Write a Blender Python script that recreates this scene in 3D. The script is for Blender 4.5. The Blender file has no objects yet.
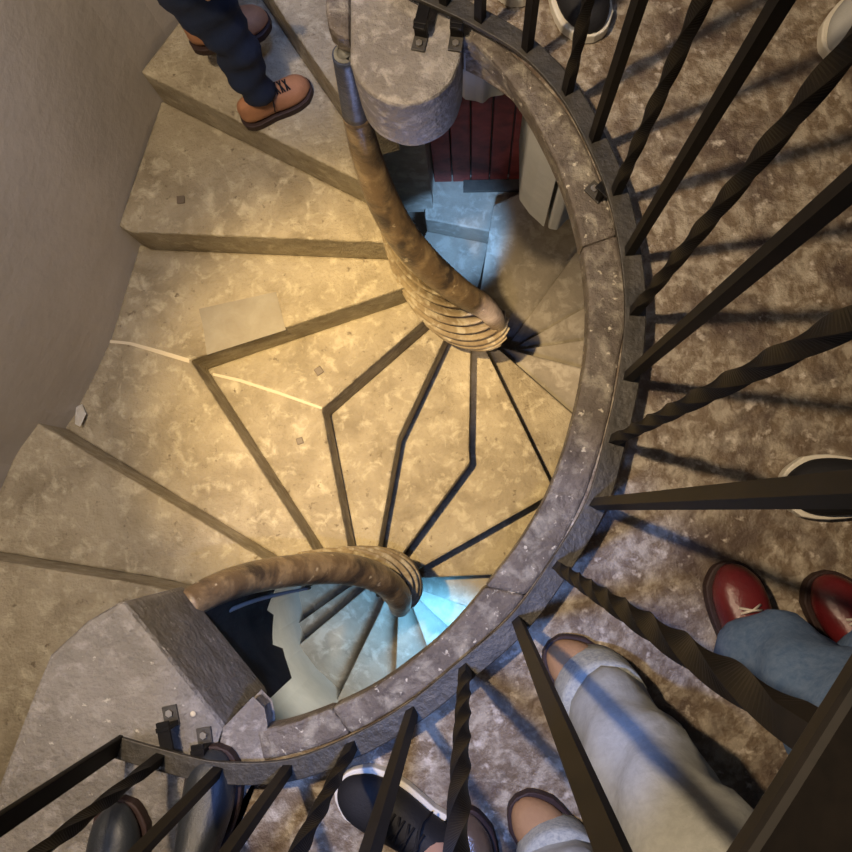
import bpy, bmesh, math, random
from mathutils import Vector, Matrix
random.seed(7)
F = 850.0
H = 1.5
NAD = (472.0, 511.0)
C = bpy.context.scene.collection
dcam = Vector(((NAD[0]-426)/F, -(NAD[1]-426)/F, -1)).normalized()
Q = dcam.rotation_difference(Vector((0, 0, -1)))

def P(px, py, z):
    """point of the place seen at photo position px,py and lying at height z"""
    r = Q @ Vector(((px-426)/F, -(py-426)/F, -1))
    t = (z-H)/r.z
    return Vector((r.x*t, r.y*t, z))

def P2(px, py, z):
    p = P(px, py, z); return (p.x, p.y)

# ------------------------------------------------------------------ materials
def mat(name, col, rough=0.8, col2=None, scale=6, col3=None, scale3=2.0, bump=0.0, bscale=40, metal=0.0, spec=0.4, f3=(0.5, 0.62), f2=(0.35, 0.65), speck=None, rr=None):
    m = bpy.data.materials.new(name); m.use_nodes = True
    nt = m.node_tree; n = nt.nodes; l = nt.links
    b = n['Principled BSDF']
    b.inputs['Roughness'].default_value = rough
    b.inputs['Metallic'].default_value = metal
    b.inputs['Specular IOR Level'].default_value = spec
    b.inputs['Base Color'].default_value = (*col, 1)
    tc = n.new('ShaderNodeTexCoord')
    geo = n.new('ShaderNodeNewGeometry')
    src = geo.outputs['Position']
    out = None
    def mixin(prev, c, sc, fr, detail=8, dist=0.4):
        nz = n.new('ShaderNodeTexNoise'); nz.inputs['Scale'].default_value = sc
        nz.inputs['Detail'].default_value = detail; nz.inputs['Roughness'].default_value = 0.62
        nz.inputs['Distortion'].default_value = dist
        l.new(src, nz.inputs['Vector'])
        mr = n.new('ShaderNodeMapRange'); mr.inputs['From Min'].default_value = fr[0]; mr.inputs['From Max'].default_value = fr[1]
        l.new(nz.outputs['Fac'], mr.inputs['Value'])
        mx = n.new('ShaderNodeMix'); mx.data_type = 'RGBA'
        l.new(mr.outputs['Result'], mx.inputs['Factor'])
        if prev is None: mx.inputs['A'].default_value = (*col, 1)
        else: l.new(prev, mx.inputs['A'])
        mx.inputs['B'].default_value = (*c, 1)
        return mx.outputs['Result']
    if col2: out = mixin(out, col2, scale, f2)
    if col3: out = mixin(out, col3, scale3, f3)
    if speck: out = mixin(out, speck[0], speck[1], speck[2], 3, 0)
    if out: l.new(out, b.inputs['Base Color'])
    if bump > 0:
        nz = n.new('ShaderNodeTexNoise'); nz.inputs['Scale'].default_value = bscale; nz.inputs['Detail'].default_value = 6
        nz.inputs['Roughness'].default_value = 0.6
        l.new(src, nz.inputs['Vector'])
        nz2 = n.new('ShaderNodeTexNoise'); nz2.inputs['Scale'].default_value = bscale*0.2; nz2.inputs['Detail'].default_value = 4
        l.new(src, nz2.inputs['Vector'])
        ad = n.new('ShaderNodeMath'); ad.operation = 'MULTIPLY_ADD'; ad.inputs[1].default_value = 1.6
        l.new(nz2.outputs['Fac'], ad.inputs[0]); l.new(nz.outputs['Fac'], ad.inputs[2])
        bp = n.new('ShaderNodeBump'); bp.inputs['Strength'].default_value = bump; bp.inputs['Distance'].default_value = 0.01
        l.new(ad.outputs[0], bp.inputs['Height']); l.new(bp.outputs['Normal'], b.inputs['Normal'])
        if rr:
            mr = n.new('ShaderNodeMapRange'); mr.inputs['From Min'].default_value = 0.35; mr.inputs['From Max'].default_value = 0.65
            mr.inputs['To Min'].default_value = rr[0]; mr.inputs['To Max'].default_value = rr[1]
            l.new(nz2.outputs['Fac'], mr.inputs['Value']); l.new(mr.outputs['Result'], b.inputs['Roughness'])
    return m

M = {}
M['tread'] = mat('worn_tread_stone', (0.38, 0.325, 0.225), 0.55, (0.22, 0.18, 0.115), 6.5, (0.52, 0.46, 0.33), 21, 0.8, 85, f2=(0.40, 0.70), f3=(0.52, 0.70), speck=((0.16, 0.125, 0.08), 34, (0.64, 0.74)), rr=(0.38, 0.68))
M['kerb'] = mat('kerb_stone', (0.17, 0.14, 0.11), 0.5, (0.10, 0.08, 0.062), 14, (0.32, 0.285, 0.22), 24, 0.8, 70, f3=(0.50, 0.66), speck=((0.60, 0.54, 0.42), 60, (0.63, 0.70)), rr=(0.35, 0.6))
M['landing'] = mat('landing_stone', (0.27, 0.25, 0.23), 0.6, (0.17, 0.155, 0.135), 5, (0.29, 0.27, 0.25), 28, 0.9, 75, speck=((0.6, 0.56, 0.5), 40, (0.66, 0.74)))
M['cap'] = mat('pier_cap_stone', (0.26, 0.235, 0.20), 0.7, (0.18, 0.155, 0.13), 7, (0.36, 0.325, 0.28), 30, 0.8, 80)
M['floor'] = mat('floor_stone', (0.17, 0.125, 0.08), 0.42, (0.36, 0.31, 0.235), 38, (0.085, 0.058, 0.042), 7, 0.6, 70, f2=(0.44, 0.60), f3=(0.48, 0.64), speck=((0.52, 0.46, 0.38), 34, (0.60, 0.72)), rr=(0.32, 0.55))
M['plaster'] = mat('wall_plaster', (0.50, 0.46, 0.42), 0.85, (0.42, 0.385, 0.35), 2.0, None, 2, 0.25, 30)
M['white'] = mat('white_plaster', (0.62, 0.62, 0.58), 0.85, (0.52, 0.53, 0.5), 5, None, 2, 0.25, 30)
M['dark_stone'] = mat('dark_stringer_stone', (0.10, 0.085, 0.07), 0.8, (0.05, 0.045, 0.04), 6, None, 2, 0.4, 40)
M['lower'] = mat('lower_step_stone', (0.36, 0.32, 0.26), 0.65, (0.24, 0.21, 0.17), 6, (0.42, 0.38, 0.32), 12, 0.3, 50)
M['rail'] = mat('polished_handrail_stone', (0.16, 0.11, 0.065), 0.32, (0.30, 0.22, 0.13), 11, (0.06, 0.045, 0.035), 7, 0.3, 50, f2=(0.45, 0.6), speck=((0.5, 0.42, 0.3), 30, (0.66, 0.72)))
M['rope'] = mat('carved_rope_stone', (0.40, 0.32, 0.20), 0.5, (0.24, 0.18, 0.11), 12, (0.52, 0.46, 0.34), 20, 0.35, 60)
M['cover'] = mat('worn_black_rail_end', (0.03, 0.035, 0.05), 0.4, (0.07, 0.08, 0.11), 18, None, 2, 0.3, 60)
M['endgrain'] = mat('rail_end_face', (0.16, 0.15, 0.12), 0.4, (0.26, 0.25, 0.2), 40)
M['iron'] = mat('black_wrought_iron', (0.004, 0.0036, 0.0034), 0.5, (0.008, 0.0065, 0.0055), 30, metal=0.0, spec=0.14)
M['iron_flat'] = mat('worn_flat_iron', (0.03, 0.027, 0.022), 0.5, (0.06, 0.052, 0.04), 18, None, 2, 0.3, 60, metal=0.2, spec=0.5)
M['bolt'] = mat('bolt_steel', (0.30, 0.27, 0.22), 0.4, metal=0.8)
M['red'] = mat('red_painted_planks', (0.34, 0.06, 0.04), 0.6, (0.13, 0.022, 0.016), 8)
M['patch'] = mat('mortar_repair', (0.30, 0.275, 0.22), 0.85, (0.25, 0.22, 0.17), 14, None, 2, 0.3, 60)
M['joint'] = mat('light_joint_mortar', (0.60, 0.52, 0.38), 0.85)
M['lead'] = mat('dull_lead_plug', (0.13, 0.10, 0.07), 0.5)
M['paper'] = mat('paper_scrap', (0.85, 0.83, 0.78), 0.7)
M['skin'] = mat('skin', (0.52, 0.32, 0.24), 0.55)

def cm(name, col, rough=0.85, col2=None, scale=60, bump=0.15, bscale=200, spec=0.3):
    return mat(name, col, rough, col2, scale, bump=bump, bscale=bscale, spec=spec)

# ------------------------------------------------------------------ object helpers
def setp(o, label=None, cat=None, group=None, kind=None):
    if label: o['label'] = label
    if cat: o['category'] = cat
    if group: o['group'] = group
    if kind: o['kind'] = kind
    return o

def link(name, me, m, parent=None):
    o = bpy.data.objects.new(name, me); C.objects.link(o)
    me.materials.clear(); me.materials.append(m)
    if parent is not None:
        o.parent = parent
        o.location = -parent.matrix_world.translation if parent.get('_w') else (0, 0, 0)
    return o

def empty(name, loc=(0, 0, 0), label=None, cat=None, group=None):
    o = bpy.data.objects.new(name, None); C.objects.link(o); o.location = loc
    o.empty_display_size = 0.05
    return setp(o, label, cat, group)

def child(o, parent):
    """parent while keeping the world position (parents only carry a translation)"""
    o.parent = parent
    pl = Vector(parent.location); q = parent.parent
    while q is not None:
        pl = pl + Vector(q.location); q = q.parent
    o.location = Vector(o.location) - pl
    return o

def obj(name, bm, m, parent=None, smooth=False, bevel=0.0, subsurf=0):
    bmesh.ops.recalc_face_normals(bm, faces=bm.faces)
    me = bpy.data.meshes.new(name); bm.to_mesh(me); bm.free()
    me.materials.append(m)
    if smooth:
        for p in me.polygons: p.use_smooth = True
    o = bpy.data.objects.new(name, me); C.objects.link(o)
    if parent is not None: child(o, parent)
    if bevel:
        b = o.modifiers.new('bevel', 'BEVEL'); b.width = bevel; b.segments = 2; b.limit_method = 'ANGLE'; b.angle_limit = 0.6
    if subsurf:
        s = o.modifiers.new('sub', 'SUBSURF'); s.levels = subsurf; s.render_levels = subsurf
    return o

def prism(poly, z0, z1, bm=None):
    """poly: list of plan (x,y); from z0 up to z1"""
    bm = bm or bmesh.new()
    a = [bm.verts.new((x, y, z0)) for x, y in poly]
    b = [bm.verts.new((x, y, z1)) for x, y in poly]
    n = len(poly)
    bm.faces.new(b); bm.faces.new(a[::-1])
    for i in range(n):
        bm.faces.new((a[i], a[(i+1) % n], b[(i+1) % n], b[i]))
    return bm

def box(bm, c, s, rot=None):
    vs = []
    for x in (-.5, .5):
        for y in (-.5, .5):
            for z in (-.5, .5):
                v = Vector((x*s[0], y*s[1], z*s[2]))
                if rot: v = rot @ v
                vs.append(bm.verts.new(v+Vector(c)))
    for f in ((0, 1, 3, 2), (4, 6, 7, 5), (0, 4, 5, 1), (2, 3, 7, 6), (0, 2, 6, 4), (1, 5, 7, 3)):
        bm.faces.new([vs[i] for i in f])
    return bm

def cr(pts, n):
    """Catmull-Rom through pts (tuples of any size), n samples per span"""
    out = []
    p = [list(q) for q in pts]
    p = [[2*a-b for a, b in zip(p[0], p[1])]] + p + [[2*a-b for a, b in zip(p[-1], p[-2])]]
    for i in range(1, len(p)-2):
        for k in range(n):
            t = k/n
            out.append([0.5*((2*b)+(-a+c)*t+(2*a-5*b+4*c-d)*t*t+(-a+3*b-3*c+d)*t**3) for a, b, c, d in zip(p[i-1], p[i], p[i+1], p[i+2])])
    out.append(p[-2])
    return out

def tube(path, seg=16, bm=None, lobes=0, depth=0.0, turns=0.0, cap=True):
    """path: list of (Vector, radius). lobes>0 makes a twisted rope."""
    bm = bm or bmesh.new()
    rings = []
    n = len(path)
    up = Vector((0, 0, 1)); prev = None
    for i, (p, r) in enumerate(path):
        a = path[max(0, i-1)][0]; b = path[min(n-1, i+1)][0]
        t = (b-a).normalized()
        if prev is None:
            s = t.cross(up)
            if s.length < 1e-4: s = t.cross(Vector((1, 0, 0)))
            s.normalize()
        else:
            s = (prev - t*prev.dot(t)).normalized()
        prev = s; u = s.cross(t)
        ring = []
        for k in range(seg):
            th = 2*math.pi*k/seg
            rr = r
            if lobes:
                ph = lobes*th + turns*2*math.pi*i/(n-1)
                rr = r*(1-depth*(1-abs(math.cos(ph/2))))
            ring.append(bm.verts.new(p + (s*math.cos(th)+u*math.sin(th))*rr))
        rings.append(ring)
    for i in range(n-1):
        for k in range(seg):
            bm.faces.new((rings[i][k], rings[i][(k+1) % seg], rings[i+1][(k+1) % seg], rings[i+1][k]))
    if cap:
        bm.faces.new(rings[0][::-1]); bm.faces.new(rings[-1])
    return bm

# ------------------------------------------------------------------ heights of the treads
RI = 0.17
def Z(k): return -0.80 - (6-k)*RI      # tread 6 lies 0.8 m below the landing
TH = 0.30

# ------------------------------------------------------------------ camera
cam = bpy.data.cameras.new('camera'); co = bpy.data.objects.new('camera', cam); C.objects.link(co)
co.location = (0, 0, H); co.rotation_mode = 'QUATERNION'; co.rotation_quaternion = Q
cam.sensor_width = 36; cam.lens = 36*F/852; cam.clip_start = 0.01
bpy.context.scene.camera = co

# ------------------------------------------------------------------ riser lines in plan (x,y)
def L(z, *pts): return [P2(a, b, z) for a, b in pts]
R67 = L(Z(7), (245, -42), (287, 21), (326, 77), (350, 112))
R56 = L(Z(6), (140, 72), (366, 184), (384, 192))
R45 = L(Z(5), (118, 226), (131, 232), (380, 242), (402, 243))
R34u = L(Z(4), (190, 360), (395, 291), (418, 283))
R34l = L(Z(4), (190, 360), (310, 545), (318, 558))
R45l = L(Z(5), (30, 418), (265, 560), (285, 572))
R56l = L(Z(6), (-60, 551), (0, 561), (130, 582), (215, 600))
R23 = L(Z(3), (430, 315), (322, 409), (347, 540), (350, 556))
R12 = L(Z(2), (452, 323), (398, 438), (379, 542), (377, 556))
R01 = L(Z(1), (471, 335), (469, 448), (470, 462), (403, 553), (395, 564))
R0u = L(Z(0), (480, 338), (489, 356), (555, 492))
R0l = L(Z(0), (555, 492), (419, 569), (405, 577))
wall_pts = [P2(300, -110, Z(7)), P2(195, 0, Z(6)), P2(140, 71, Z(6)), P2(118, 226, Z(5)), P2(110, 340, Z(4)), P2(72, 418, Z(4)), P2(0, 488, Z(5)), P2(-60, 640, Z(6)), P2(-90, 760, Z(6)), P2(-110, 900, Z(6))]

# staircase: the upper of the two flights, going up to the pier
def step(parent, poly, k, m='tread', th=TH, name='step', bev=0.008):
    return obj(name, prism(poly, Z(k)-th, Z(k)), M[m], parent, bevel=bev)

st = empty('stone_staircase', P(250, 200, Z(4)-TH), 'worn beige stone steps climbing along the wall to the round pier, boot standing on them', 'stairs', 'flights of the double spiral stair')
# tread 7 and 8, going up under the pier
R78 = L(Z(8), (318, -60), (345, -8), (372, 45), (385, 70))
step(st, R67 + R78[::-1] + [P2(300, -110, Z(7))], 7)
step(st, R78 + [P2(430, 60, Z(8)), P2(430, -90, Z(8))], 8)
inner6 = [P2(375, 150, Z(6))]
step(st, R56 + R67[::-1] + [wall_pts[1]], 6)
step(st, R45 + R56[::-1], 5)
# lower flight
sl = empty('stone_staircase', P(100, 500, Z(4)-TH), 'worn stone steps fanning out at the lower left, running under the grey landing slab', 'stairs', 'flights of the double spiral stair')
step(sl, R45l + R56l[::-1] + [P2(0, 488, Z(5))], 5)
# tread 6 of the lower flight runs on under the landing slab
step(sl, R56l + [P2(230, 680, Z(6)), P2(250, 760, Z(6)), P2(60, 830, Z(6)), P2(-110, 900, Z(6)), P2(-90, 700, Z(6))], 6)
# shared kite steps
sk = empty('stone_staircase', P(400, 440, Z(0)-TH), 'kite-shaped golden stone steps in the middle where the two spirals meet', 'stairs', 'flights of the double spiral stair')
t4 = step(sk, [R34u[0]] + R34u[1:] + R45[::-1][:-1] + [wall_pts[3], wall_pts[4], wall_pts[5], P2(30, 418, Z(5))] + R45l[1:] + R34l[::-1][:-1], 4, name='split_step')
# T3
step(sk, R34l + R23[::-1] + R34u[::-1][:-1], 3, name='kite_step')
step(sk, R23 + R12[::-1], 2, name='kite_step')
step(sk, R12 + R01[::-1], 1, name='kite_step')
step(sk, R01 + [R0l[2], R0l[1], R0l[0], R0u[1], R0u[0]], 0, name='kite_step')
# inlays of the treads
def inlay(name, pts, z, m, parent, h=0.0025):
    return obj(name, prism([P2(a, b, z) for a, b in pts], z-0.01, z+h), M[m], parent)
ip = inlay('repair_patch', [(199, 309), (276, 292), (286, 330), (207, 355), (204, 330)], Z(4), 'patch', sk)
ip['label'] = 'square mortar patch'
inlay('mortar_joint', [(110, 340), (130, 342), (160, 350), (190, 359), (189, 363), (159, 354), (130, 345), (110, 343)], Z(4), 'joint', sk)
inlay('mortar_joint', [(213, 373), (240, 379), (280, 392), (322, 407), (322, 409.5), (280, 395), (240, 382), (213, 375.5)], Z(3), 'joint', sk)
def plug(parent, px, py, z, s, a):
    c = P(px, py, z); bm = bmesh.new()
    box(bm, (c.x, c.y, z), (s, s, 0.012), Matrix.Rotation(a, 3, 'Z'))
    o = obj('lead_plug', bm, M['lead'], parent, bevel=0.002); o['label'] = 'small dark square plug'
plug(st, 181, 200, Z(5), 0.024, 0.1)
plug(sk, 319, 371, Z(3), 0.026, 0.6)
plug(sk, 300, 441, Z(3), 0.022, 0.3)
# paper scrap against the wall
bm = bmesh.new()
for pts in (((76, 407), (82, 404), (86, 414), (80, 427)), ((80, 427), (75, 424), (76, 407))):
    bm.faces.new([bm.verts.new(P(a, b, Z(4)+0.006+0.012*i)) for i, (a, b) in enumerate(pts)])
bmesh.ops.solidify(bm, geom=bm.faces[:], thickness=0.002)
so = obj('paper_scrap', bm, M['paper']); setp(so, 'small white scrap lying where the beige step meets the wall', 'litter')

# ------------------------------------------------------------------ lower flights
c1 = P(497, 338, Z(-1)); c2 = P(407, 588, Z(-1))
def ray(c, deg, r): return (c.x+math.cos(math.radians(deg))*r, c.y+math.sin(math.radians(deg))*r)
su = empty('stone_staircase', P(540, 340, Z(-8)), 'dim stone steps winding down below the kerb at the right of the well', 'stairs', 'flights of the double spiral stair')
# common landing-like tread -1
a_u = L(Z(-1), (500, 350), (572, 413), (650, 478))
a_l = L(Z(-1), (410, 579), (421, 578), (500, 574.5), (640, 569))
step(sk, [R0u[0], R0u[1], R0u[2], R0l[1], R0l[2]] + a_l + a_u[::-1], -1, 'tread', name='split_step')
angs_u = [None, -14, 6, 27, 50]
prev = a_u
k = -2
for a in (-15, 8, 30, 54):
    cc = c1
    nxt = [ray(cc, a, 0.02), ray(cc, a, 1.1)]
    step(su, [prev[0]] + [prev[-1]] + ([ray(cc, (a-22), 1.15)] if k < -2 else []) + nxt[::-1], k, 'lower', th=0.34)
    prev = nxt; k -= 1
# last treads before the red door
zb = Z(k)
step(su, [prev[0], prev[1], P2(560, 175, zb), P2(493, 205, zb), P2(480, 292, zb)], k, 'lower', th=0.34)
zd = -2.98; zs = zd-0.2
sd = empty('stone_staircase', P(455, 260, zs-0.3), 'blue-lit stone step and threshold slab below the red plank door', 'stairs', 'flights of the double spiral stair')
lp = [P2(x, y, zd) for x, y in ((425, 219), (491, 232), (500, 228), (560, 175), (560, 100), (425, 100), (424, 185))]
obj('threshold_slab', prism(lp, zd-0.35, zd), M['lower'], sd, bevel=0.01)
d0 = lp[0]; d1 = lp[1]
lo = [d0, d1, P2(488, 245, zs), P2(476, 296, zs), P2(440, 330, zs), P2(395, 300, zs)]
obj('step', prism(lo, zs-0.3, zs), M['lower'], sd, bevel=0.01)
# step below
lo2 = [P2(395, 300, zs), P2(440, 330, zs), P2(430, 400, zs), P2(350, 380, zs)]
obj('step', prism(lo2, zs-0.47, zs-0.17), M['lower'], sd)

# lower spiral under the carved newel at the bottom
sc = empty('stone_staircase', P(400, 640, Z(-9)), 'blue-lit winding steps fanning down at the bottom of the well', 'stairs', 'flights of the double spiral stair')
lines = [a_l,
  L(Z(-2), (414, 588), (425, 592), (468, 607), (560, 640)),
  L(Z(-3), (408, 592), (417, 598), (448, 627), (500, 676)),
  L(Z(-4), (404, 594), (411, 603), (422, 633), (446, 700)),
  L(Z(-5), (399, 594), (398, 610), (395.5, 673), (392, 740)),
  L(Z(-6), (387, 594), (381, 609), (334, 706), (322, 731)),
  L(Z(-7), (375, 583), (364, 590), (281, 660)),
  L(Z(-8), (370, 575), (345, 590), (279, 637), (272, 642)),
  L(Z(-9), (350, 560), (318, 583), (255, 610)),
  L(Z(-10), (350, 545), (318, 550), (240, 560))]
kk = -2
outer_arc = {5: [P2(352, 735, Z(-6))], 6: [P2(302, 690, Z(-7))]}
for i in range(len(lines)-1):
    a = lines[i]; b = lines[i+1]
    poly = a + b[::-1]
    if i == 5: poly = a + [P2(300, 688, Z(-7))] + b[::-1]
    step(sc, poly, kk, 'lower', th=0.34, bev=0.006)
    kk -= 1

# ground under everything and the pale outer wall of the lower spiral
zg = -3.75
bm = prism([(-3, -3), (3, -3), (3, 3.2), (-3, 3.2)], zg-0.1, zg)
setp(obj('floor', bm, M['lower']), kind='structure')
cw = P(404, 584, -3.2)
def wall_strip(name, pts, z0, z1, m, th=0.12, nz=1):
    """a wall following plan points; thickness is added on the outside (right-hand side of travel)"""
    bm = bmesh.new(); n = len(pts); a = []; b = []
    for i, p in enumerate(pts):
        q0 = Vector(pts[max(0, i-1)]); q1 = Vector(pts[min(n-1, i+1)])
        t = (q1-q0).normalized(); nn = Vector((t.y, -t.x))
        a.append(Vector(p)); b.append(Vector(p)+nn*th)
    poly = [tuple(v) for v in a] + [tuple(v) for v in b[::-1]]
    q = [[bm.verts.new((v.x, v.y, z)) for v in row] for z in (z0, z1) for row in (a, b)]
    for i in range(n-1):
        bm.faces.new((q[0][i], q[0][i+1], q[2][i+1], q[2][i]))
        bm.faces.new((q[1][i], q[3][i], q[3][i+1], q[1][i+1]))
        bm.faces.new((q[2][i], q[2][i+1], q[3][i+1], q[3][i]))
        bm.faces.new((q[0][i], q[1][i], q[1][i+1], q[0][i+1]))
    bm.faces.new((q[0][0], q[2][0], q[3][0], q[1][0])); bm.faces.new((q[0][-1], q[1][-1], q[3][-1], q[2][-1]))
    return obj(name, bm, m, smooth=False)
arc = [P2(x, y, -3.1) for x, y in ((395, 760), (352, 734), (325, 709), (300, 686), (281, 661), (268, 630), (262, 600), (262, 560))]
setp(wall_strip('wall_lower', arc, zg, -1.45, M['white'], 0.15), kind='structure')
# main stair wall at the left
wp = cr(wall_pts, 4)
setp(wall_strip('wall_left', [tuple(p) for p in wp], -2.6, 2.6, M['plaster'], -0.0 + 0.25), kind='structure')

# ------------------------------------------------------------------ red plank door far below
yb = P(470, 182, zd).y
x0 = P(434, 182, zd).x; x1 = P(545, 182, zd).x
dr = empty('plank_door', ((x0+x1)/2, yb, zd), 'dark red door of vertical planks deep in the well behind the blue-lit slab', 'door')
npl = 6; w = (x1-x0)/npl
for i in range(npl):
    bm = bmesh.new(); box(bm, (x0+w*(i+.5), yb+0.02, zd+1.0), (w-0.008, 0.035, 2.0))
    obj('plank', bm, M['red'], dr, bevel=0.004)
bm = bmesh.new(); box(bm, ((x0+x1)/2, yb+0.05, zd+1.0), (x1-x0, 0.02, 2.0)); obj('backing', bm, M['dark_stone'], dr)
bm = bmesh.new(); box(bm, ((x0+x1)/2+0.1, yb-0.03, zd+0.015), ((x1-x0)*0.8, 0.06, 0.03)); obj('sill', bm, M['dark_stone'], dr)
bm = bmesh.new(); box(bm, (x0-0.13, yb-0.02, zd+1.1), (0.25, 0.25, 2.3)); setp(obj('wall_door_jamb', bm, M['lower']), kind='structure')
bm = bmesh.new(); box(bm, (x1+0.4, yb+0.0, zd+1.1), (0.75, 0.25, 2.3)); setp(obj('wall_door_side', bm, M['white']), kind='structure')

# ------------------------------------------------------------------ upper floor: kerb, floor, landing slab, pier
kin = [(461, 52), (478, 64), (498, 84), (520, 113), (541, 150), (560, 192), (574, 238), (582, 285), (584, 325), (580, 372), (568, 428), (548, 487), (520, 537), (490, 577), (465, 608), (440, 634), (413, 656), (382, 678), (350, 695), (318, 708), (290, 717), (264, 722)]
kout = [(462, 22), (489, 36), (514, 54), (545, 84), (574, 122), (596, 169), (612, 215), (623, 265), (627, 310), (619, 360), (608, 420), (587, 490), (560, 545), (531, 588), (505, 620), (474, 650), (440, 679), (405, 704), (365, 727), (330, 743), (298, 753), (262, 762)]
KT = 0.06
ki = [P2(a, b, -KT) for a, b in kin]; ko = [P2(a, b, 0) for a, b in kout]
kis = cr(ki, 5); kos = cr(ko, 5)
def strip_solid(name, A, B, z0, z1, m, parent=None, bevel=0.0, smooth=False):
    bm = bmesh.new(); n = len(A)
    q = [[bm.verts.new((p[0], p[1], z)) for p in row] for z in (z0, z1) for row in (A, B)]
    for i in range(n-1):
        bm.faces.new((q[0][i], q[0][i+1], q[2][i+1], q[2][i]))
        bm.faces.new((q[1][i], q[3][i], q[3][i+1], q[1][i+1]))
        bm.faces.new((q[2][i], q[2][i+1], q[3][i+1], q[3][i]))
        bm.faces.new((q[0][i], q[1][i], q[1][i+1], q[0][i+1]))
    bm.faces.new((q[0][0], q[2][0], q[3][0], q[1][0])); bm.faces.new((q[0][-1], q[1][-1], q[3][-1], q[2][-1]))
    return obj(name, bm, m, parent, bevel=bevel, smooth=smooth)
kb = empty('stone_kerb', P(600, 300, -KT), 'curved brown stone kerb edging the open stairwell under the iron railing', 'kerb')
cuts = [0, 32, 66, 92, len(kis)-1]
for a, b in zip(cuts[:-1], cuts[1:]):
    strip_solid('kerb_stone', kis[a:b+1], kos[a:b+1], -KT, 0.0, M['kerb'], kb, bevel=0.006)
# floor: from the kerb outward
n = len(kos)
far = []
for i, p in enumerate(kos):
    t = i/(n-1)
    a = math.radians(92 - 218*t)
    far.append((0.35+math.cos(a)*3.0, 0.2+math.sin(a)*3.0))
lb0 = P2(262, 762, 0); 
fl = strip_solid('floor_upper', kos, far, -0.17, -0.004, M['floor']); fl.name = 'floor'; setp(fl, kind='structure')

ls = empty('landing_slab', P(120, 680, -0.32), 'grey stone landing slab with a thick brown side face at the lower left', 'slab')
q_far = P2(190, 900, 0)
lpw = [P2(122, 600, 0), P2(225, 729, 0), q_far, (-1.2, -2.6), (-2.4, -2.2)] + [P2(a, b, 0) for a, b in ((-60, 880), (-8, 800), (16, 736), (30, 700), (48, 656), (85, 622))]
obj('slab', prism(lpw, -0.325, 0.0), M['landing'], ls, bevel=0.012)
thin = [P2(225, 729, 0), P2(253, 700, 0), P2(262, 709, 0), P2(265, 724, 0), P2(262, 762, 0), far[-1], (-1.2, -2.6), q_far]
obj('end_stone', prism(thin, -KT, -0.001), M['cap'], ls, bevel=0.004)
bm = bmesh.new(); c = P(193, 714, 0.002)
bmesh.ops.create_uvsphere(bm, u_segments=16, v_segments=8, radius=0.005, matrix=Matrix.Translation(c) @ Matrix.Diagonal((1, 1, 0.4, 1)))
obj('pin_head', bm, M['joint'], ls, smooth=True)

pc = empty('stone_pier_cap', P(405, 70, -0.17), 'round-ended grey stone block at the top of the well holding the railing feet', 'pier cap')
arcp = cr([(350, 62), (358, 80), (375, 96), (404, 105), (433, 97), (452, 79), (461, 54)], 4)
ppoly = [P2(a, b, 0) for a, b in [(350, 30)] + arcp + [(462, 22), (430, -8), (400, -60), (350, -60)]]
obj('cap_block', prism(ppoly, -0.185, 0.0), M['cap'], pc, bevel=0.008)
spoly = [P2(a, b, 0) for a, b in [(326, -60), (325, 8), (328, 26), (336, 34), (349, 38), (349, -60)]]
o = obj('side_stone', prism(spoly, -0.06, -0.003), M['kerb'], pc, bevel=0.008)
# floor filler above the pier, from pier to floor strip
fpoly = [P2(462, 22, 0), P2(430, -8, 0), P2(400, -60, 0), (-0.6, 2.2), far[0]]
o = obj('floor_side', prism(fpoly, -0.17, -0.004), M['floor']); o.name = 'floor'; setp(o, kind='structure')

# white plastered corbels hanging below the kerb
def corbel(pts, z, top, label):
    poly = [P2(a, b, z) for a, b in pts]
    o = obj('plaster_corbel', prism(poly, z, top), M['white'], bevel=0.006)
    return setp(o, label, 'corbel', 'white corbels below the kerb')
corbel([(461, 96), (465, 101), (475, 102), (483, 105), (490, 98), (505, 96), (505, 60), (461, 60)], -0.30, -KT-0.001, 'short white plastered corbel beside the round pier cap')
corbel([(519, 200), (529, 214), (544, 228), (546, 210), (547, 150), (519, 140)], -0.95, -KT-0.001, 'tall white plastered corbel under the right side of the kerb, left of the seam')
corbel([(548, 229), (557, 231), (567, 220), (590, 215), (590, 150), (551, 150)], -0.95, -KT-0.001, 'narrow white plastered corbel under the right side of the kerb, right of the seam')

# ------------------------------------------------------------------ carved handrails
def px_path(lst, n=8):
    """lst of (px, py, z, radius_px)"""
    out = []
    for a, b, z, r in cr(lst, n):
        p = P(a, b, z); out.append((p, r*(H-z)/F))
    return out
def ribbon(name, plan, ztop, zbot, th, m, parent, tooth=0.0):
    bm = bmesh.new(); n = len(plan); rows = []
    for i, p in enumerate(plan):
        q0 = Vector(plan[max(0, i-1)]); q1 = Vector(plan[min(n-1, i+1)])
        t = (q1-q0).normalized(); nn = Vector((t.y, -t.x))*th/2
        zb = zbot[i] + (tooth*((i % 6)/5.0) if tooth else 0)
        p = Vector(p)
        rows.append([bm.verts.new((*(p+nn), ztop[i])), bm.verts.new((*(p-nn), ztop[i])), bm.verts.new((*(p-nn), zb)), bm.verts.new((*(p+nn), zb))])
    for i in range(n-1):
        for k in range(4):
            bm.faces.new((rows[i][k], rows[i][(k+1) % 4], rows[i+1][(k+1) % 4], rows[i+1][k]))
    bm.faces.new(rows[0][::-1]); bm.faces.new(rows[-1])
    return obj(name, bm, m, parent)

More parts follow.
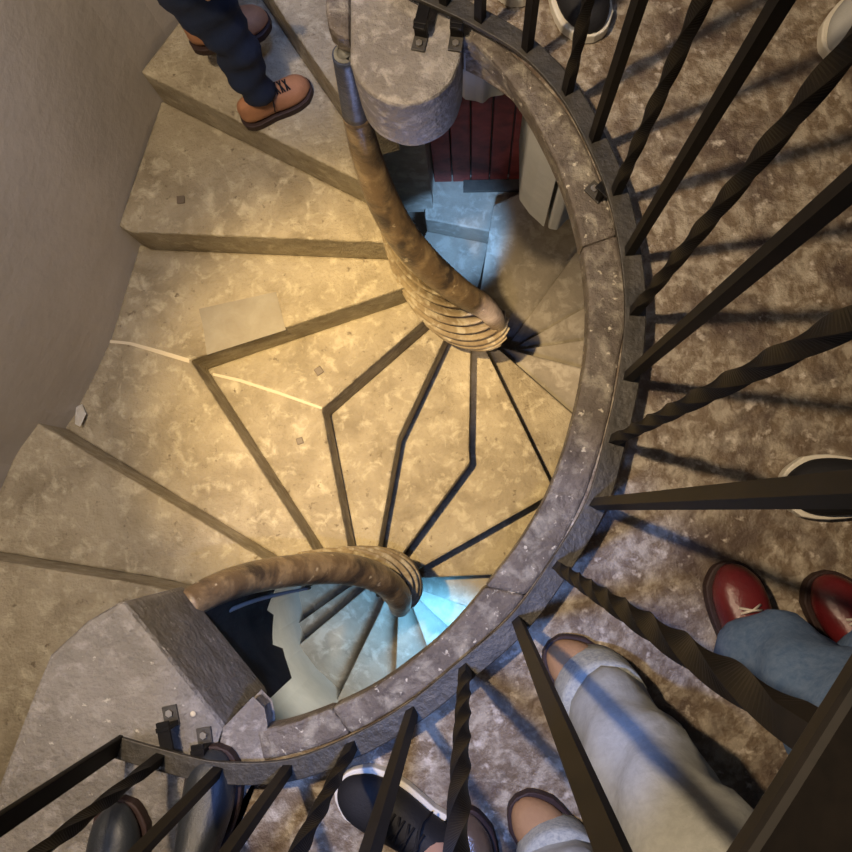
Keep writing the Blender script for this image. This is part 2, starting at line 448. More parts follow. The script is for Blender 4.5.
# upper one
ru = empty('stone_handrail', P(420, 250, -1.6), 'curved stone handrail with black worn top end beside the round pier cap', 'handrail', 'carved handrails of the stair')
pu = [(344, 54, -0.06, 13), (351, 88, -0.18, 14), (358, 122, -0.32, 15), (368, 160, -0.48, 16), (383, 200, -0.64, 17), (403, 236, -0.82, 17), (430, 267, -1.0, 16), (460, 292, -1.17, 14), (484, 307, -1.32, 12), (495, 322, -1.5, 10), (494, 340, -1.75, 9)]
full = px_path(pu, 8)
o = obj('rail', tube(full[14:], 20), M['rail'], ru, smooth=True)
o = obj('worn_end', tube(full[:15], 20), M['cover'], ru, smooth=False); o['label'] = 'black worn end of the handrail'
for p in o.data.polygons: p.use_smooth = len(p.vertices) == 4
p0, r0 = full[0]; dd = (full[0][0]-full[1][0]).normalized()
bm = tube([(p0-dd*0.002, r0*0.86), (p0+dd*0.003, r0*0.84), (p0+dd*0.005, r0*0.6), (p0+dd*0.002, r0*0.3)], 20)
o = obj('end_face', bm, M['endgrain'], ru, smooth=True)
rp = px_path([(386, 226, -0.90, 7), (401, 256, -1.05, 14), (420, 284, -1.2, 21), (441, 305, -1.34, 26), (462, 318, -1.46, 29), (480, 325, -1.56, 27), (491, 328, -1.62, 23)], 20)
o = obj('rope_carving', tube(rp, 224, lobes=14, depth=0.5, turns=-12), M['rope'], ru, smooth=True); o['label'] = 'twisted rope carving'
n = len(full)
plan = [(p.x, p.y) for p, r in full[4:]]
zt = [p.z-0.02 for p, r in full[4:]]
zb_ = [p.z-0.02-0.34-0.10*(i/len(zt)) for i, (p, r) in enumerate(full[4:])]
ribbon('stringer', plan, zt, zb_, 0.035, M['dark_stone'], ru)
mp = px_path([(357, 92, -0.36, 2), (366, 122, -0.46, 2.6), (376, 152, -0.58, 2.6), (388, 186, -0.74, 2.6), (402, 217, -0.9, 2.4), (418, 243, -1.05, 2)], 6)
o = obj('moulding', tube(mp, 8), M['white'], ru, smooth=True); o['label'] = 'light thin moulding line'

# lower one
rl = empty('stone_handrail', P(300, 580, -1.6), 'curved golden-brown stone handrail starting at the landing slab and curling into a rope carving', 'handrail', 'carved handrails of the stair')
pl = [(185, 606, -0.30, 15), (215, 590, -0.38, 16), (250, 578, -0.52, 16), (290, 571, -0.68, 16), (330, 568, -0.86, 16), (362, 572, -1.02, 15), (385, 582, -1.18, 14), (398, 596, -1.35, 13), (400, 606, -1.55, 11)]
full2 = px_path(pl, 8)
obj('rail', tube(full2, 20), M['rail'], rl, smooth=True)
rp = px_path([(300, 560, -0.90, 8), (325, 560, -1.0, 12), (350, 563, -1.12, 17), (374, 568, -1.28, 22), (392, 576, -1.42, 25), (401, 586, -1.52, 22), (404, 594, -1.6, 17)], 20)
o = obj('rope_carving', tube(rp, 224, lobes=14, depth=0.5, turns=12), M['rope'], rl, smooth=True); o['label'] = 'twisted rope carving'
# stringer: follows the rail and runs on round the eye of the stair under the slab
ext = [P2(238, 728, -0.36), P2(205, 690, -0.35), P2(188, 645, -0.34)]
pp = ext + [(p.x, p.y) for p, r in full2[1::3]]
zt = [-0.34, -0.34, -0.34] + [p.z-0.02 for p, r in full2[1::3]]
pz = cr([(a[0], a[1], z) for a, z in zip(pp, zt)], 4)
nn_ = len(pz)
ztop = [q[2] for q in pz]
zbot = [q[2]-0.50-0.26*min(1, i/16)-0.08*((i % 4)/3.0) for i, q in enumerate(pz)]
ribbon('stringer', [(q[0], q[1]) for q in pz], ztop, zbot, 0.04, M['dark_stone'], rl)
mp = px_path([(223, 613, -0.56, 2.4), (250, 602, -0.68, 2.2), (280, 594, -0.84, 1.8), (310, 588, -1.0, 1.4)], 6)
o = obj('moulding', tube(mp, 8), M['white'], rl, smooth=True); o['label'] = 'light thin moulding line'

# ------------------------------------------------------------------ iron railing
rail = empty('iron_railing', P(630, 310, 0), 'black wrought iron railing with alternating plain and twisted bars around the well', 'railing')
ZB = 0.055
bar = [(388, -26), (412, -12), (445, 3), (480, 20), (527, 49), (567, 92), (594, 139), (616, 192), (629, 252), (634, 312), (628, 377), (614, 440), (595, 504), (558, 567), (518, 622), (465, 669), (412, 712), (352, 746), (288, 769), (218, 771), (160, 758), (118, 746)]
bw = [P(a, b, ZB) for a, b in bar]
bs = cr([tuple(v)[:2] for v in bw], 6)
def offs(path, d):
    out = []
    for i, p in enumerate(path):
        q0 = Vector(path[max(0, i-1)]); q1 = Vector(path[min(len(path)-1, i+1)])
        t = (q1-q0).normalized(); nrm = Vector((t.y, -t.x))
        out.append(tuple(Vector(p)+nrm*d))
    return out
# travelling clockwise, right-hand side is the inside of the well
strip_solid('bottom_bar', offs(bs, 0.016), offs(bs, -0.020), ZB-0.006, ZB+0.004, M['iron_flat'], rail, bevel=0.0015)
HR = 1.165
hr_path = bs
strip_solid('handrail', offs(hr_path, 0.024), offs(hr_path, -0.030), HR, HR+0.016, M['iron'], rail, bevel=0.004)
def baluster(base, twisted, s=0.0155, z0=ZB, z1=HR, ang=0.0):
    bm = bmesh.new(); rings = []
    N = 180 if twisted else 6
    for i in range(N+1):
        t = i/N; z = z0+(z1-z0)*t
        tw = 0
        if twisted:
            q = min(1, max(0, (t-0.06)/0.88)); tw = q*2*math.pi*2.1
            sc_ = 1.0
        else: sc_ = 1.0
        ring = []
        for k in range(4):
            th = ang+tw+math.pi/4+k*math.pi/2
            ring.append(bm.verts.new((base.x+math.cos(th)*s*0.707*sc_, base.y+math.sin(th)*s*0.707*sc_, z)))
        rings.append(ring)
    for i in range(N):
        for k in range(4):
            bm.faces.new((rings[i][k], rings[i][(k+1) % 4], rings[i+1][(k+1) % 4], rings[i+1][k]))
    bm.faces.new(rings[0][::-1]); bm.faces.new(rings[-1])
    return bm
for i, (a, b) in enumerate(bar):
    if i in (0, 21): continue
    p = P(a, b, ZB); q = P(*bar[min(21, i+1)], ZB)
    ang = math.atan2(q.y-p.y, q.x-p.x)
    tw = i in (3, 5, 7, 9, 11, 13, 15, 17, 20)
    if i == 20: tw = True
    if i == 18: tw = False
    bo = obj('baluster', baluster(p, tw, ang=ang), M['iron'], rail)
    if tw: bo['label'] = 'twisted iron bar'
# end post, flat bar bent up at the left end
p = P(118, 746, ZB); q = P(160, 758, ZB); t = (q-p).normalized(); ang = math.atan2(t.y, t.x)
bm = bmesh.new(); box(bm, (p.x, p.y, (ZB+HR)/2), (0.009, 0.036, HR-ZB+0.01), Matrix.Rotation(ang, 3, 'Z'))
obj('end_post', bm, M['iron'], rail, bevel=0.003)
# feet bolted on the stone
def foot(px, py, qx, qy):
    a = P(px, py, 0.003); b = P(qx, qy, ZB)
    d = Vector((b.x-a.x, b.y-a.y, 0)); ang = math.atan2(d.y, d.x)
    R = Matrix.Rotation(ang, 3, 'Z')
    bm = bmesh.new(); box(bm, (a.x, a.y, 0.003), (0.036, 0.026, 0.006), R)
    f = obj('foot_plate', bm, M['iron_flat'], rail, bevel=0.001)
    bm = bmesh.new(); box(bm, a+Vector((d.normalized().x*0.012, d.normalized().y*0.012, 0.025)), (0.008, 0.024, 0.046), R)
    L_ = d.length
    mid = (a+b)/2
    box(bm, (mid.x, mid.y, ZB-0.010), (L_, 0.022, 0.007), R)
    obj('bracket', bm, M['iron'], rail, bevel=0.001)
    bm = bmesh.new(); bmesh.ops.create_cone(bm, segments=6, radius1=0.0065, radius2=0.0065, depth=0.006, cap_ends=True, matrix=Matrix.Translation((a.x-d.normalized().x*0.006, a.y-d.normalized().y*0.006, 0.009)))
    child(obj('bolt', bm, M['bolt']), f)
foot(171, 716, 166, 756)
foot(205, 738, 198, 766)
foot(420, 42, 426, -4)
foot(456, 42, 458, 10)
foot(596, 192, 612, 192)

# ------------------------------------------------------------------ people
def skin_mesh(name, verts, edges, radii, m, parent, sub=2, root=0):
    me = bpy.data.meshes.new(name); me.from_pydata([tuple(v) for v in verts], edges, [])
    o = bpy.data.objects.new(name, me); C.objects.link(o)
    sk_ = o.modifiers.new('skin', 'SKIN'); sk_.use_smooth_shade = True
    lay = me.skin_vertices[0].data
    for i, r in enumerate(radii):
        lay[i].radius = (r, r) if not isinstance(r, tuple) else r
        lay[i].use_root = (i == root)
    ss = o.modifiers.new('sub', 'SUBSURF'); ss.levels = sub; ss.render_levels = sub
    bpy.context.view_layer.update()
    dg = bpy.context.evaluated_depsgraph_get()
    nm = bpy.data.meshes.new_from_object(o.evaluated_get(dg))
    o.modifiers.clear(); o.data = nm; bpy.data.meshes.remove(me)
    nm.name = name; nm.materials.clear(); nm.materials.append(m)
    for p_ in nm.polygons: p_.use_smooth = True
    if parent is not None: child(o, parent)
    return o

def shoe(parent, pos, head, length, width, kind, mu, ms, ml=None, pitch=0.0):
    """pos: heel ground point, head: heading angle (toe direction)"""
    R = Matrix.Rotation(head-math.pi/2, 3, 'Z') @ Matrix.Rotation(pitch, 3, 'X')
    def W(v): return Vector(pos)+R @ Vector(v)
    def hw(u):
        prof = [(0, 0.0), (0.02, 0.42), (0.08, 0.68), (0.2, 0.78), (0.4, 0.74), (0.6, 0.93), (0.74, 1.0), (0.86, 0.9), (0.95, 0.6), (0.985, 0.34), (1, 0.0)]
        for (a, x), (b, y) in zip(prof[:-1], prof[1:]):
            if a <= u <= b: return (x+(y-x)*(u-a)/(b-a))*width/2
        return 0
    us = [0.0, 0.02, 0.05, 0.1, 0.18, 0.28, 0.4, 0.5, 0.6, 0.7, 0.78, 0.86, 0.92, 0.96, 0.985, 1.0]
    def asym(u): return 0.006*math.sin(u*math.pi)
    st_ = 0.026 if kind != 'loafer' else 0.014
    # sole
    bm = bmesh.new(); out = [(hw(u)*1.04+0.002, u) for u in us]
    ring = [(-w+asym(u), u*length) for w, u in out] + [(w+asym(u), u*length) for w, u in out[::-1]]
    ring = [ring[i] for i in range(len(ring)) if i not in (len(out),)]
    a = [bm.verts.new(W((x, y, 0))) for x, y in ring]; b = [bm.verts.new(W((x, y, st_))) for x, y in ring]
    N = len(ring); bm.faces.new(b); bm.faces.new(a[::-1])
    for i in range(N): bm.faces.new((a[i], a[(i+1) % N], b[(i+1) % N], b[i]))
    bmesh.ops.remove_doubles(bm, verts=bm.verts, dist=0.0005)
    # upper
    hp = [(0, 0.055), (0.05, 0.078), (0.18, 0.085), (0.3, 0.09), (0.42, 0.084), (0.6, 0.062), (0.75, 0.05), (0.88, 0.043), (0.96, 0.03), (1, 0.012)]
    if kind == 'boot': hp = [(a_, h_*1.12) for a_, h_ in hp]
    def hh(u):
        for (a_, x), (b_, y) in zip(hp[:-1], hp[1:]):
            if a_ <= u <= b_: return x+(y-x)*(u-a_)/(b_-a_)
        return 0.01
    b2 = bmesh.new(); rows = []; K = 12
    for u in us:
        w = max(hw(u)*0.98, 0.004); h = hh(u); row = []
        for k_ in range(K+1):
            th = math.pi*k_/K; cx = math.cos(th); sx = math.sin(th)
            x = -w*math.copysign(abs(cx)**0.75, cx); z = st_-0.004+h*abs(sx)**0.7
            yy = 0.004+u*(length-0.008)
            row.append(b2.verts.new(W((x+asym(u), yy, z))))
        rows.append(row)
    for i in range(len(rows)-1):
        for k_ in range(K): b2.faces.new((rows[i][k_], rows[i][k_+1], rows[i+1][k_+1], rows[i+1][k_]))
    for row in (rows[0], rows[-1]): b2.faces.new(row)
    b2.faces.new([r[0] for r in rows] + [r[-1] for r in rows[::-1]])
    up = obj('shoe', b2, mu, parent, smooth=True, subsurf=1)
    so_ = obj('sole', bm, ms, None, bevel=0.003); child(so_, up)
    if ml is not None:
        lb = bmesh.new()
        for j in range(5):
            u = 0.42+0.065*j; h = hh(u)+st_+0.001; w = 0.021-0.001*j
            for s in (-1, 1):
                pth = [(W((s*w+asym(u), u*length, h-0.006)), 0.0022), (W((asym(u), (u+0.012)*length, h+0.002)), 0.0022), (W((-s*w+asym(u), (u+0.035)*length, hh(u+0.035)+st_-0.004)), 0.0022)]
                tube(pth, 6, lb)
        hb = W((asym(0.4), 0.42*length, hh(0.42)+st_+0.004))
        for s in (-1, 1):
            pth = [(hb, 0.002)] + [(W((s*(0.02+0.018*q), (0.42+0.04*math.sin(q*2))*length, hh(0.42)+st_+0.004-0.022*q*q)), 0.002) for q in (0.5, 1, 1.6)]
            tube(pth, 6, lb)
        lo_ = obj('laces', lb, ml, None, smooth=True); child(lo_, up)
    return up

def person(label, feet, hip, face, trouser, top, hair, shoes, height=1.70, cuff=None, hem=0.10, fwd=0.25, leg_r=(0.062, 0.075, 0.095), knee_fwd=0.03, group=None, hair_long=False):
    """feet: two (heel point, heading, pitch); hip: Vector; face: heading angle"""
    base = Vector((hip.x, hip.y, min(feet[0][0].z, feet[1][0].z)))
    e = empty('person', base, label, 'person', group)
    s = height/1.70
    fw = Vector((math.cos(face), math.sin(face), 0)); rt = Vector((fw.y, -fw.x, 0)); up = Vector((0, 0, 1))
    g = hip.z
    chest = hip+up*0.40*s-fw*0.01; neck = hip+up*0.57*s-fw*0.01; chin = neck+up*0.07*s+fw*0.01; head = neck+up*0.17*s+fw*0.02; crown = head+up*0.06*s
    V = [hip, hip+up*0.2*s, chest, neck, chin, head, crown]; Rr = [0.125*s, 0.115*s, 0.125*s, 0.055*s, 0.062*s, 0.088*s, 0.07*s]
    E = [(0, 1), (1, 2), (2, 3), (3, 4), (4, 5), (5, 6)]
    Tv = [hip+up*0.05*s, hip-up*0.02]; Tr = [0.14*s, 0.135*s]; Te = [(0, 1)]
    Jv = [hip+up*0.02, hip+up*0.2*s, chest, chest+up*0.12*s]; Jr = [0.15*s, 0.14*s, 0.15*s, 0.09*s]; Je = [(0, 1), (1, 2), (2, 3)]
    feetinfo = []
    for i, (hp_, hd, pt) in enumerate(feet):
        sd_ = -1 if i == 0 else 1
        d = Vector((math.cos(hd), math.sin(hd), 0))
        L_ = shoes['len']
        Rp = Matrix.Rotation(hd-math.pi/2, 3, 'Z') @ Matrix.Rotation(pt, 3, 'X')
        ank = Vector(hp_)+Rp @ Vector((0, fwd*L_, 0.085))
        hj = hip+rt*0.085*s*sd_-up*0.06
        knee = (ank+hj)/2+fw*knee_fwd+up*0.02
        k0 = len(V)
        V += [hj, knee, ank+up*0.03, ank-up*0.03+d*0.02, ank-up*0.045+d*(0.07 if fwd < 0.3 else -0.03)]; Rr += [0.078*s, 0.05*s, 0.033*s, 0.032*s, 0.024*s]
        E += [(0, k0), (k0, k0+1), (k0+1, k0+2), (k0+2, k0+3), (k0+3, k0+4)]
        t0 = len(Tv); hemp = ank+(knee-ank).normalized()*(hem-0.085)
        mid = hemp.lerp(knee, 0.5)
        Tv += [hj, knee, mid, hemp]; Tr += [leg_r[2]*s, leg_r[1]*s, (leg_r[0]+leg_r[1])/2*s, leg_r[0]*s]
        Te += [(1, t0), (t0, t0+1), (t0+1, t0+2), (t0+2, t0+3)]
        feetinfo.append((hemp, (knee-hemp).normalized(), hd))
        shoe(e, hp_, hd, L_, shoes['w'], shoes['kind'], shoes['mu'], shoes['ms'], shoes.get('ml'), pt)
    for sd_ in (-1, 1):
        sh_ = chest+up*0.11*s+rt*0.17*s*sd_; el = sh_-up*0.28*s+rt*0.05*sd_-fw*0.03; wr = el-up*0.23*s+fw*0.09; pal = wr-up*0.05*s+fw*0.02
        k0 = len(V)
        V += [sh_, el, wr, pal]; Rr += [0.052*s, 0.04*s, 0.026*s, 0.03*s]
        E += [(2, k0), (k0, k0+1), (k0+1, k0+2), (k0+2, k0+3)]
        for j in range(4):
            o_ = fw*(0.022-0.015*j); ln = (0.036, 0.042, 0.038, 0.03)[j]*s
            k1 = len(V)
            a_ = pal+o_-up*0.03*s; b_ = a_-up*ln*0.6-rt*sd_*0.006; c_ = b_-up*ln*0.55-rt*sd_*0.014
            V += [a_, b_, c_]; Rr += [0.009, 0.0085, 0.0075]
            E += [(k0+3, k1), (k1, k1+1), (k1+1, k1+2)]
        k1 = len(V); a_ = pal+fw*0.032+up*0.005; b_ = a_+fw*0.018-up*0.025; c_ = b_-up*0.022
        V += [a_, b_, c_]; Rr += [0.010, 0.009, 0.008]; E += [(k0+3, k1), (k1, k1+1), (k1+1, k1+2)]
        j0 = len(Jv); Jv += [sh_, el, wr+(el-wr)*0.1]; Jr += [0.066*s, 0.055*s, 0.04*s]; Je += [(2, j0), (j0, j0+1), (j0+1, j0+2)]
    skin_mesh('body', V, E, Rr, M['skin'], e, sub=2)
    tr = skin_mesh('trousers', Tv, Te, Tr, trouser, e, sub=2)
    # cloth folds
    for v in tr.data.vertices:
        w_ = v.co + Vector(tr.location)
        v.co += v.normal*(0.006*math.sin(w_.z*30+w_.x*45+w_.y*20)+0.004*math.sin(w_.z*64-w_.x*30+w_.y*40))
    skin_mesh('jacket', Jv, Je, Jr, top, e, sub=2)
    for hemp, dr_, hd in feetinfo:
        if cuff:
            r_ = leg_r[0]*s*0.98
            pth = [(hemp-dr_*0.042, r_*0.86), (hemp-dr_*0.040, r_*0.93), (hemp-dr_*0.004, r_*1.03), (hemp+dr_*0.035, r_*1.05), (hemp+dr_*0.055, r_*1.04)]
            c_ = obj('cuff', tube(pth, 28, cap=True), cuff, e, smooth=True)
    # face and hair
    for sx in (-1, 1):
        bm = bmesh.new(); bmesh.ops.create_uvsphere(bm, u_segments=12, v_segments=8, radius=0.012, matrix=Matrix.Translation(head+fw*0.078*s+rt*0.03*sx)); obj('eye', bm, M['paper'], e, smooth=True)
        bm = bmesh.new(); bmesh.ops.create_uvsphere(bm, u_segments=12, v_segments=8, radius=0.026, matrix=Matrix.Translation(head+rt*0.085*s*sx) @ Matrix.Diagonal((0.5, 0.6, 1.1, 1))); obj('ear', bm, M['skin'], e, smooth=True)
    bm = bmesh.new(); bmesh.ops.create_cone(bm, segments=10, radius1=0.014, radius2=0.006, depth=0.05, cap_ends=True, matrix=Matrix.Translation(head+fw*0.088*s-up*0.025)); obj('nose', bm, M['skin'], e, smooth=True)
    bm = bmesh.new(); bmesh.ops.create_uvsphere(bm, u_segments=12, v_segments=6, radius=0.024, matrix=Matrix.Translation(head+fw*0.07*s-up*0.065) @ Matrix.Diagonal((1, 1, 0.3, 1))); obj('mouth', bm, M['red'], e, smooth=True)
    bm = bmesh.new(); bmesh.ops.create_uvsphere(bm, u_segments=20, v_segments=12, radius=0.105*s, matrix=Matrix.Translation(head+up*0.035-fw*0.025) @ Matrix.Diagonal((1, 1, 1.02, 1)))
    obj('hair', bm, hair, e, smooth=True)
    return e

denim = cm('blue_denim', (0.07, 0.125, 0.24), 0.9, (0.12, 0.18, 0.30), 90)
grey_denim = cm('pale_grey_denim', (0.30, 0.31, 0.29), 0.9, (0.36, 0.37, 0.35), 70)
cuff_m = cm('bleached_hem', (0.42, 0.43, 0.38), 0.9, (0.25, 0.27, 0.27), 160)
navy = cm('navy_cloth', (0.012, 0.022, 0.055), 0.9)
blackc = cm('black_cloth', (0.018, 0.018, 0.018), 0.9)
greyc = cm('grey_cloth', (0.10, 0.10, 0.11), 0.9)
hair_m = cm('brown_hair', (0.05, 0.03, 0.02), 0.6)
tan_l = cm('tan_suede', (0.34, 0.20, 0.10), 0.75, (0.27, 0.15, 0.075), 20)
orange_l = cm('orange_tan_leather', (0.42, 0.20, 0.10), 0.55, (0.32, 0.15, 0.08), 20)
red_l = cm('red_leather', (0.12, 0.012, 0.014), 0.32, (0.08, 0.008, 0.010), 20, spec=0.6)
brown_g = cm('glossy_brown_leather', (0.085, 0.06, 0.045), 0.25, spec=0.7)
black_l = cm('black_canvas', (0.012, 0.012, 0.014), 0.7)
dark_l = cm('dark_leather', (0.022, 0.026, 0.032), 0.45, spec=0.5)
sole_d = cm('dark_rubber', (0.03, 0.015, 0.013), 0.6)
sole_w = cm('white_rubber', (0.66, 0.62, 0.52), 0.5)
lace_w = cm('pale_laces', (0.55, 0.50, 0.44), 0.8)
lace_k = cm('black_laces', (0.01, 0.01, 0.012), 0.8)

def hd(ax, ay, bx, by, z):
    a = P(ax, ay, z); b = P(bx, by, z); return math.atan2(b.y-a.y, b.x-a.x)

def feet_pt(toe, heel, z, L_):
    """heel point such that the toe lies at toe and the shoe points from heel to toe"""
    h_ = hd(heel[0], heel[1], toe[0], toe[1], z)
    t_ = P(toe[0], toe[1], z)
    return Vector((t_.x-math.cos(h_)*L_, t_.y-math.sin(h_)*L_, z)), h_

def people():
    # child or slight adult on the stair
    L_ = 0.225
    a, h1 = feet_pt((312, 86), (250, 122), Z(6), L_)
    b, h2 = feet_pt((272, 22), (215, 40), Z(7), L_)
    hip = Vector((a.x-0.03, a.y+0.10, Z(6)+0.76))
    person('person in dark navy trousers and orange-tan leather shoes climbing the steps at the top left', [(b, h2, 0), (a, h1, 0)], hip, h1, navy, navy, hair_m,
           dict(len=L_, w=0.085, kind='boot', mu=orange_l, ms=sole_d, ml=lace_k), height=1.5, hem=0.07, fwd=0.34, leg_r=(0.055, 0.072, 0.09))
    # tan shoes, grey jeans
    L_ = 0.27
    a, h1 = feet_pt((548, 640), (640, 735), 0, L_); b, h2 = feet_pt((516, 792), (592, 900), 0, L_)
    hip = Vector(((a.x+b.x)/2+0.02, (a.y+b.y)/2-0.07, 0.88))
    person('person in pale grey jeans and tan suede shoes standing at the railing', [(b, h2, 0), (a, h1, 0)], hip, math.radians(128), grey_denim, greyc, hair_m,
           dict(len=L_, w=0.095, kind='sneaker', mu=tan_l, ms=sole_d), cuff=cuff_m, hem=0.05, fwd=0.58, leg_r=(0.068, 0.09, 0.11))
    # red shoes, blue jeans
    L_ = 0.25
    a, h1 = feet_pt((723, 560), (752, 700), 0, L_); b, h2 = feet_pt((812, 572), (872, 690), 0, L_)
    hip = Vector(((a.x+b.x)/2+0.08, (a.y+b.y)/2-0.08, 0.86))
    person('person in blue jeans and glossy red lace-up shoes at the right', [(a, h1, 0), (b, h2, 0)], hip, math.radians(110), denim, greyc, hair_m,
           dict(len=L_, w=0.095, kind='boot', mu=red_l, ms=sole_d, ml=lace_w), hem=0.05, fwd=0.46, leg_r=(0.080, 0.09, 0.10))
    # black sneakers white soles, bottom
    L_ = 0.27
    a, h1 = feet_pt((340, 778), (440, 838), 0, L_); b, h2 = feet_pt((290, 885), (350, 990), 0, L_)
    hip = Vector(((a.x+b.x)/2, (a.y+b.y)/2-0.05, 0.88))
    person('person in black canvas sneakers with cream soles at the bottom of the picture', [(b, h2, 0), (a, h1, 0)], hip, math.radians(130), blackc, blackc, hair_m,
           dict(len=L_, w=0.10, kind='sneaker', mu=black_l, ms=sole_w, ml=lace_k), hem=0.10, leg_r=(0.05, 0.065, 0.09))
    # glossy brown shoes
    L_ = 0.26
    a, h1 = feet_pt((420, 800), (432, 920), 0.0, L_); b, h2 = feet_pt((486, 792), (494, 910), 0.0, L_)
    b, h2 = feet_pt((505, 1060), (510, 1180), 0.0, L_)
    a, h1 = feet_pt((462, 803), (470, 920), 0.0, L_)
    hip = Vector(((a.x+b.x)/2, b.y-0.02, 0.86))
    person('person in glossy brown leather shoes standing behind the black canvas sneaker', [(b, h2, 0), (a, h1, 0)], hip, math.radians(92), blackc, blackc, hair_m,
           dict(len=L_, w=0.095, kind='boot', mu=brown_g, ms=sole_d), hem=0.12, leg_r=(0.05, 0.065, 0.09))
    # dark shoes bottom left
    L_ = 0.27
    a, h1 = feet_pt((128, 794), (112, 900), 0, L_); b, h2 = feet_pt((222, 742), (200, 860), 0, L_)
    hip = Vector(((a.x+b.x)/2-0.02, (a.y+b.y)/2-0.12, 0.88))
    person('person in dark trousers and dark leather shoes at the bottom left, toes over the slab', [(a, h1, 0), (b, h2, 0)], hip, math.radians(80), blackc, greyc, hair_m,
           dict(len=L_, w=0.095, kind='boot', mu=dark_l, ms=sole_d), hem=0.10, leg_r=(0.062, 0.07, 0.092))
    # right edge sneaker
    L_ = 0.27
    a, h1 = feet_pt((775, 487), (930, 497), 0, L_); b, h2 = feet_pt((900, 420), (1020, 420), 0, L_)
    hip = Vector(((a.x+b.x)/2+0.12, (a.y+b.y)/2, 0.88))
    person('person whose black sneaker with a cream sole points in from the right edge', [(a, h1, 0), (b, h2, 0)], hip, math.radians(180), blackc, navy, hair_m,
           dict(len=L_, w=0.105, kind='sneaker', mu=black_l, ms=sole_w), hem=0.10, leg_r=(0.05, 0.065, 0.09))
    # top right corner pale sneaker
    a, h1 = feet_pt((824, 62), (905, -20), 0, L_); b, h2 = feet_pt((890, 130), (960, 60), 0, L_)
    hip = Vector(((a.x+b.x)/2+0.1, (a.y+b.y)/2+0.1, 0.88))
    person('person with a pale sneaker toe showing in the top right corner', [(b, h2, 0), (a, h1, 0)], hip, math.radians(225), blackc, blackc, hair_m,
           dict(len=L_, w=0.095, kind='sneaker', mu=cm('pale_leather', (0.4, 0.4, 0.38)), ms=sole_w), hem=0.10, leg_r=(0.05, 0.065, 0.09))
    # top: blue jeans, black shoes
    a, h1 = feet_pt((592, 44), (560, -70), 0, L_); b, h2 = feet_pt((521, 8), (500, -110), 0, L_)
    hip = Vector(((a.x+b.x)/2-0.02, (a.y+b.y)/2+0.12, 0.88))
    person('person in blue jeans and black shoes with white soles at the top behind the railing', [(b, h2, 0), (a, h1, 0)], hip, math.radians(-85), denim, blackc, hair_m,
           dict(len=L_, w=0.10, kind='sneaker', mu=black_l, ms=sole_w), hem=0.08, leg_r=(0.07, 0.075, 0.095))
people()

# ------------------------------------------------------------------ lights
def spot(name, loc, target, energy, col, size=0.05, angle=100, blend=0.5):
    l = bpy.data.lights.new(name, 'SPOT'); l.energy = energy; l.color = col; l.shadow_soft_size = size
    l.spot_size = math.radians(angle); l.spot_blend = blend
    o = bpy.data.objects.new(name, l); C.objects.link(o); o.location = loc
    o.rotation_mode = 'QUATERNION'; o.rotation_quaternion = (Vector(target)-Vector(loc)).to_track_quat('-Z', 'Y')
    return o
def area(name, loc, target, energy, col, size=0.4):
    l = bpy.data.lights.new(name, 'AREA'); l.energy = energy; l.color = col; l.size = size
    o = bpy.data.objects.new(name, l); C.objects.link(o); o.location = loc
    o.rotation_mode = 'QUATERNION'; o.rotation_quaternion = (Vector(target)-Vector(loc)).to_track_quat('-Z', 'Y')
    return o
warm = (1.0, 0.70, 0.30)
blue = (0.25, 0.50, 1.0)
LW = (-0.57, 0.33, 1.9)
spot('lamp_warm', LW, P(385, 415, Z(2)), 790, warm, 0.03, 31, 1.0)
spot('lamp_landing', (-0.58, 0.33, 1.92), (1.0, 0.2, 0.0), 135, (1.0, 0.76, 0.50), 0.03, 150, 0.4)
spot('wall_fill', (-0.5, 0.3, 1.7), P(60, 250, -0.3), 62, (1.0, 0.86, 0.72), 0.1, 110, 1.0)  # added fill to brighten the left wall, not a separate lamp
spot('lamp_blue', (-0.08, -0.22, 1.05), P(445, 675, 0), 40, (0.20, 0.38, 1.0), 0.02, 54, 0.5)
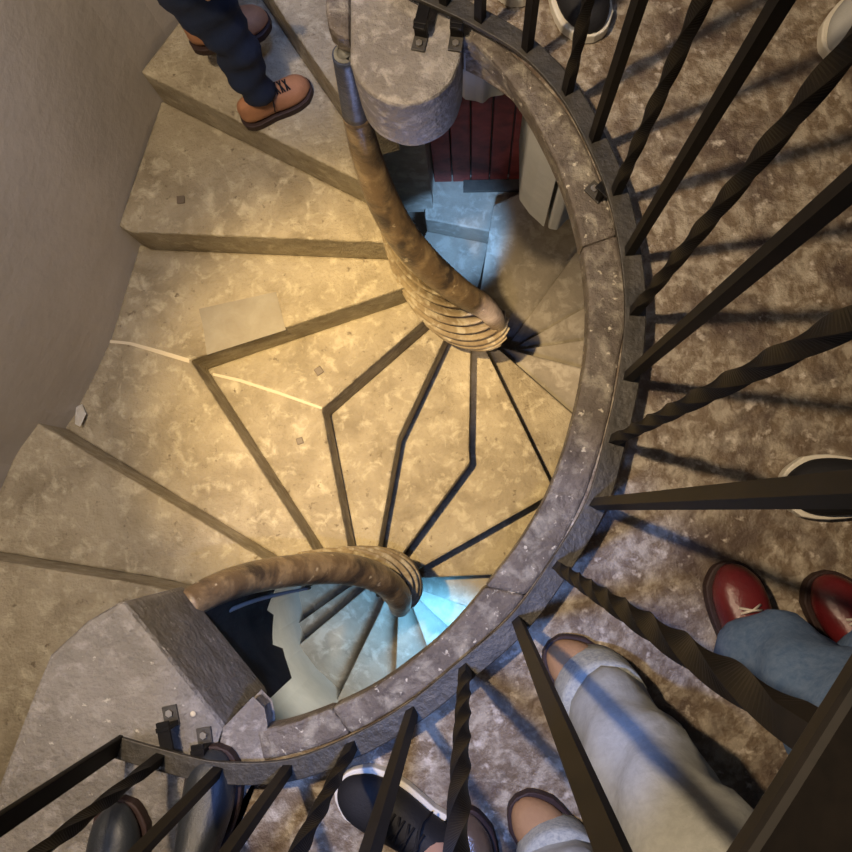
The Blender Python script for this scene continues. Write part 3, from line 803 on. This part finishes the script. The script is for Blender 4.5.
spot('blue_steps_fill', P(448, 650, -1.85), P(425, 618, -2.7), 80, (0.16, 0.55, 1.0), 0.15, 62, 0.9)  # added blue fill hanging in the well for the lower steps, no window
spot('blue_riser_fill', P(470, 285, -2.05), P(457, 228, zs+0.1), 95, (0.28, 0.55, 1.0), 0.05, 34, 0.6)  # added blue fill aimed at the step front below the door, no window
spot('red_door_fill', P(500, 330, -1.2), P(480, 150, -2.6), 22, (0.85, 0.75, 0.8), 0.1, 34, 0.8)  # added fill so the red door shows, no window here
spot('pier_fill', P(440, 420, -0.9), P(410, 130, -0.15), 24, (0.4, 0.5, 1.0), 0.1, 24, 0.8)  # added bluish fill on the side of the pier cap, no window
spot('neutral_low_fill', P(420, 640, -1.6), P(280, 675, -3.1), 75, (1.0, 0.92, 0.78), 0.2, 44, 0.9)  # added pale fill for the lower outer wall, no lamp hangs here
spot('warm_low_fill', P(500, 440, -1.0), P(550, 290, -2.8), 22, (1.0, 0.72, 0.40), 0.1, 50, 1.0)  # added warm fill for the dim steps at the right, no lamp here
spot('cool_daylight_spot', (0.0, 1.1, 2.3), P(100, 150, -0.5), 90, (0.50, 0.62, 1.0), 0.5, 60, 1.0)  # unseen cool daylight, added as a spot narrowed onto the left wall
spot('cool_tread_fill', (-0.12, 0.75, 1.2), P(312, 18, -0.6), 60, (0.22, 0.40, 1.0), 0.08, 16, 0.8)  # added narrow blue fill on the topmost treads, no window
spot('cool_slab_fill', (-0.9, -0.2, 2.4), P(130, 660, 0), 70, (0.62, 0.70, 1.0), 0.3, 22, 0.9)  # added narrow cool fill on the landing slab, no window

w = bpy.data.worlds.new('world'); bpy.context.scene.world = w; w.use_nodes = True
bg = w.node_tree.nodes['Background']; bg.inputs[0].default_value = (0.75, 0.82, 1.0, 1); bg.inputs[1].default_value = 0.05
vs = bpy.context.scene.view_settings
vs.view_transform = 'Standard'; vs.look = 'None'; vs.gamma = 1; vs.exposure = 0.0
bpy.context.scene.view_settings.use_curve_mapping = False
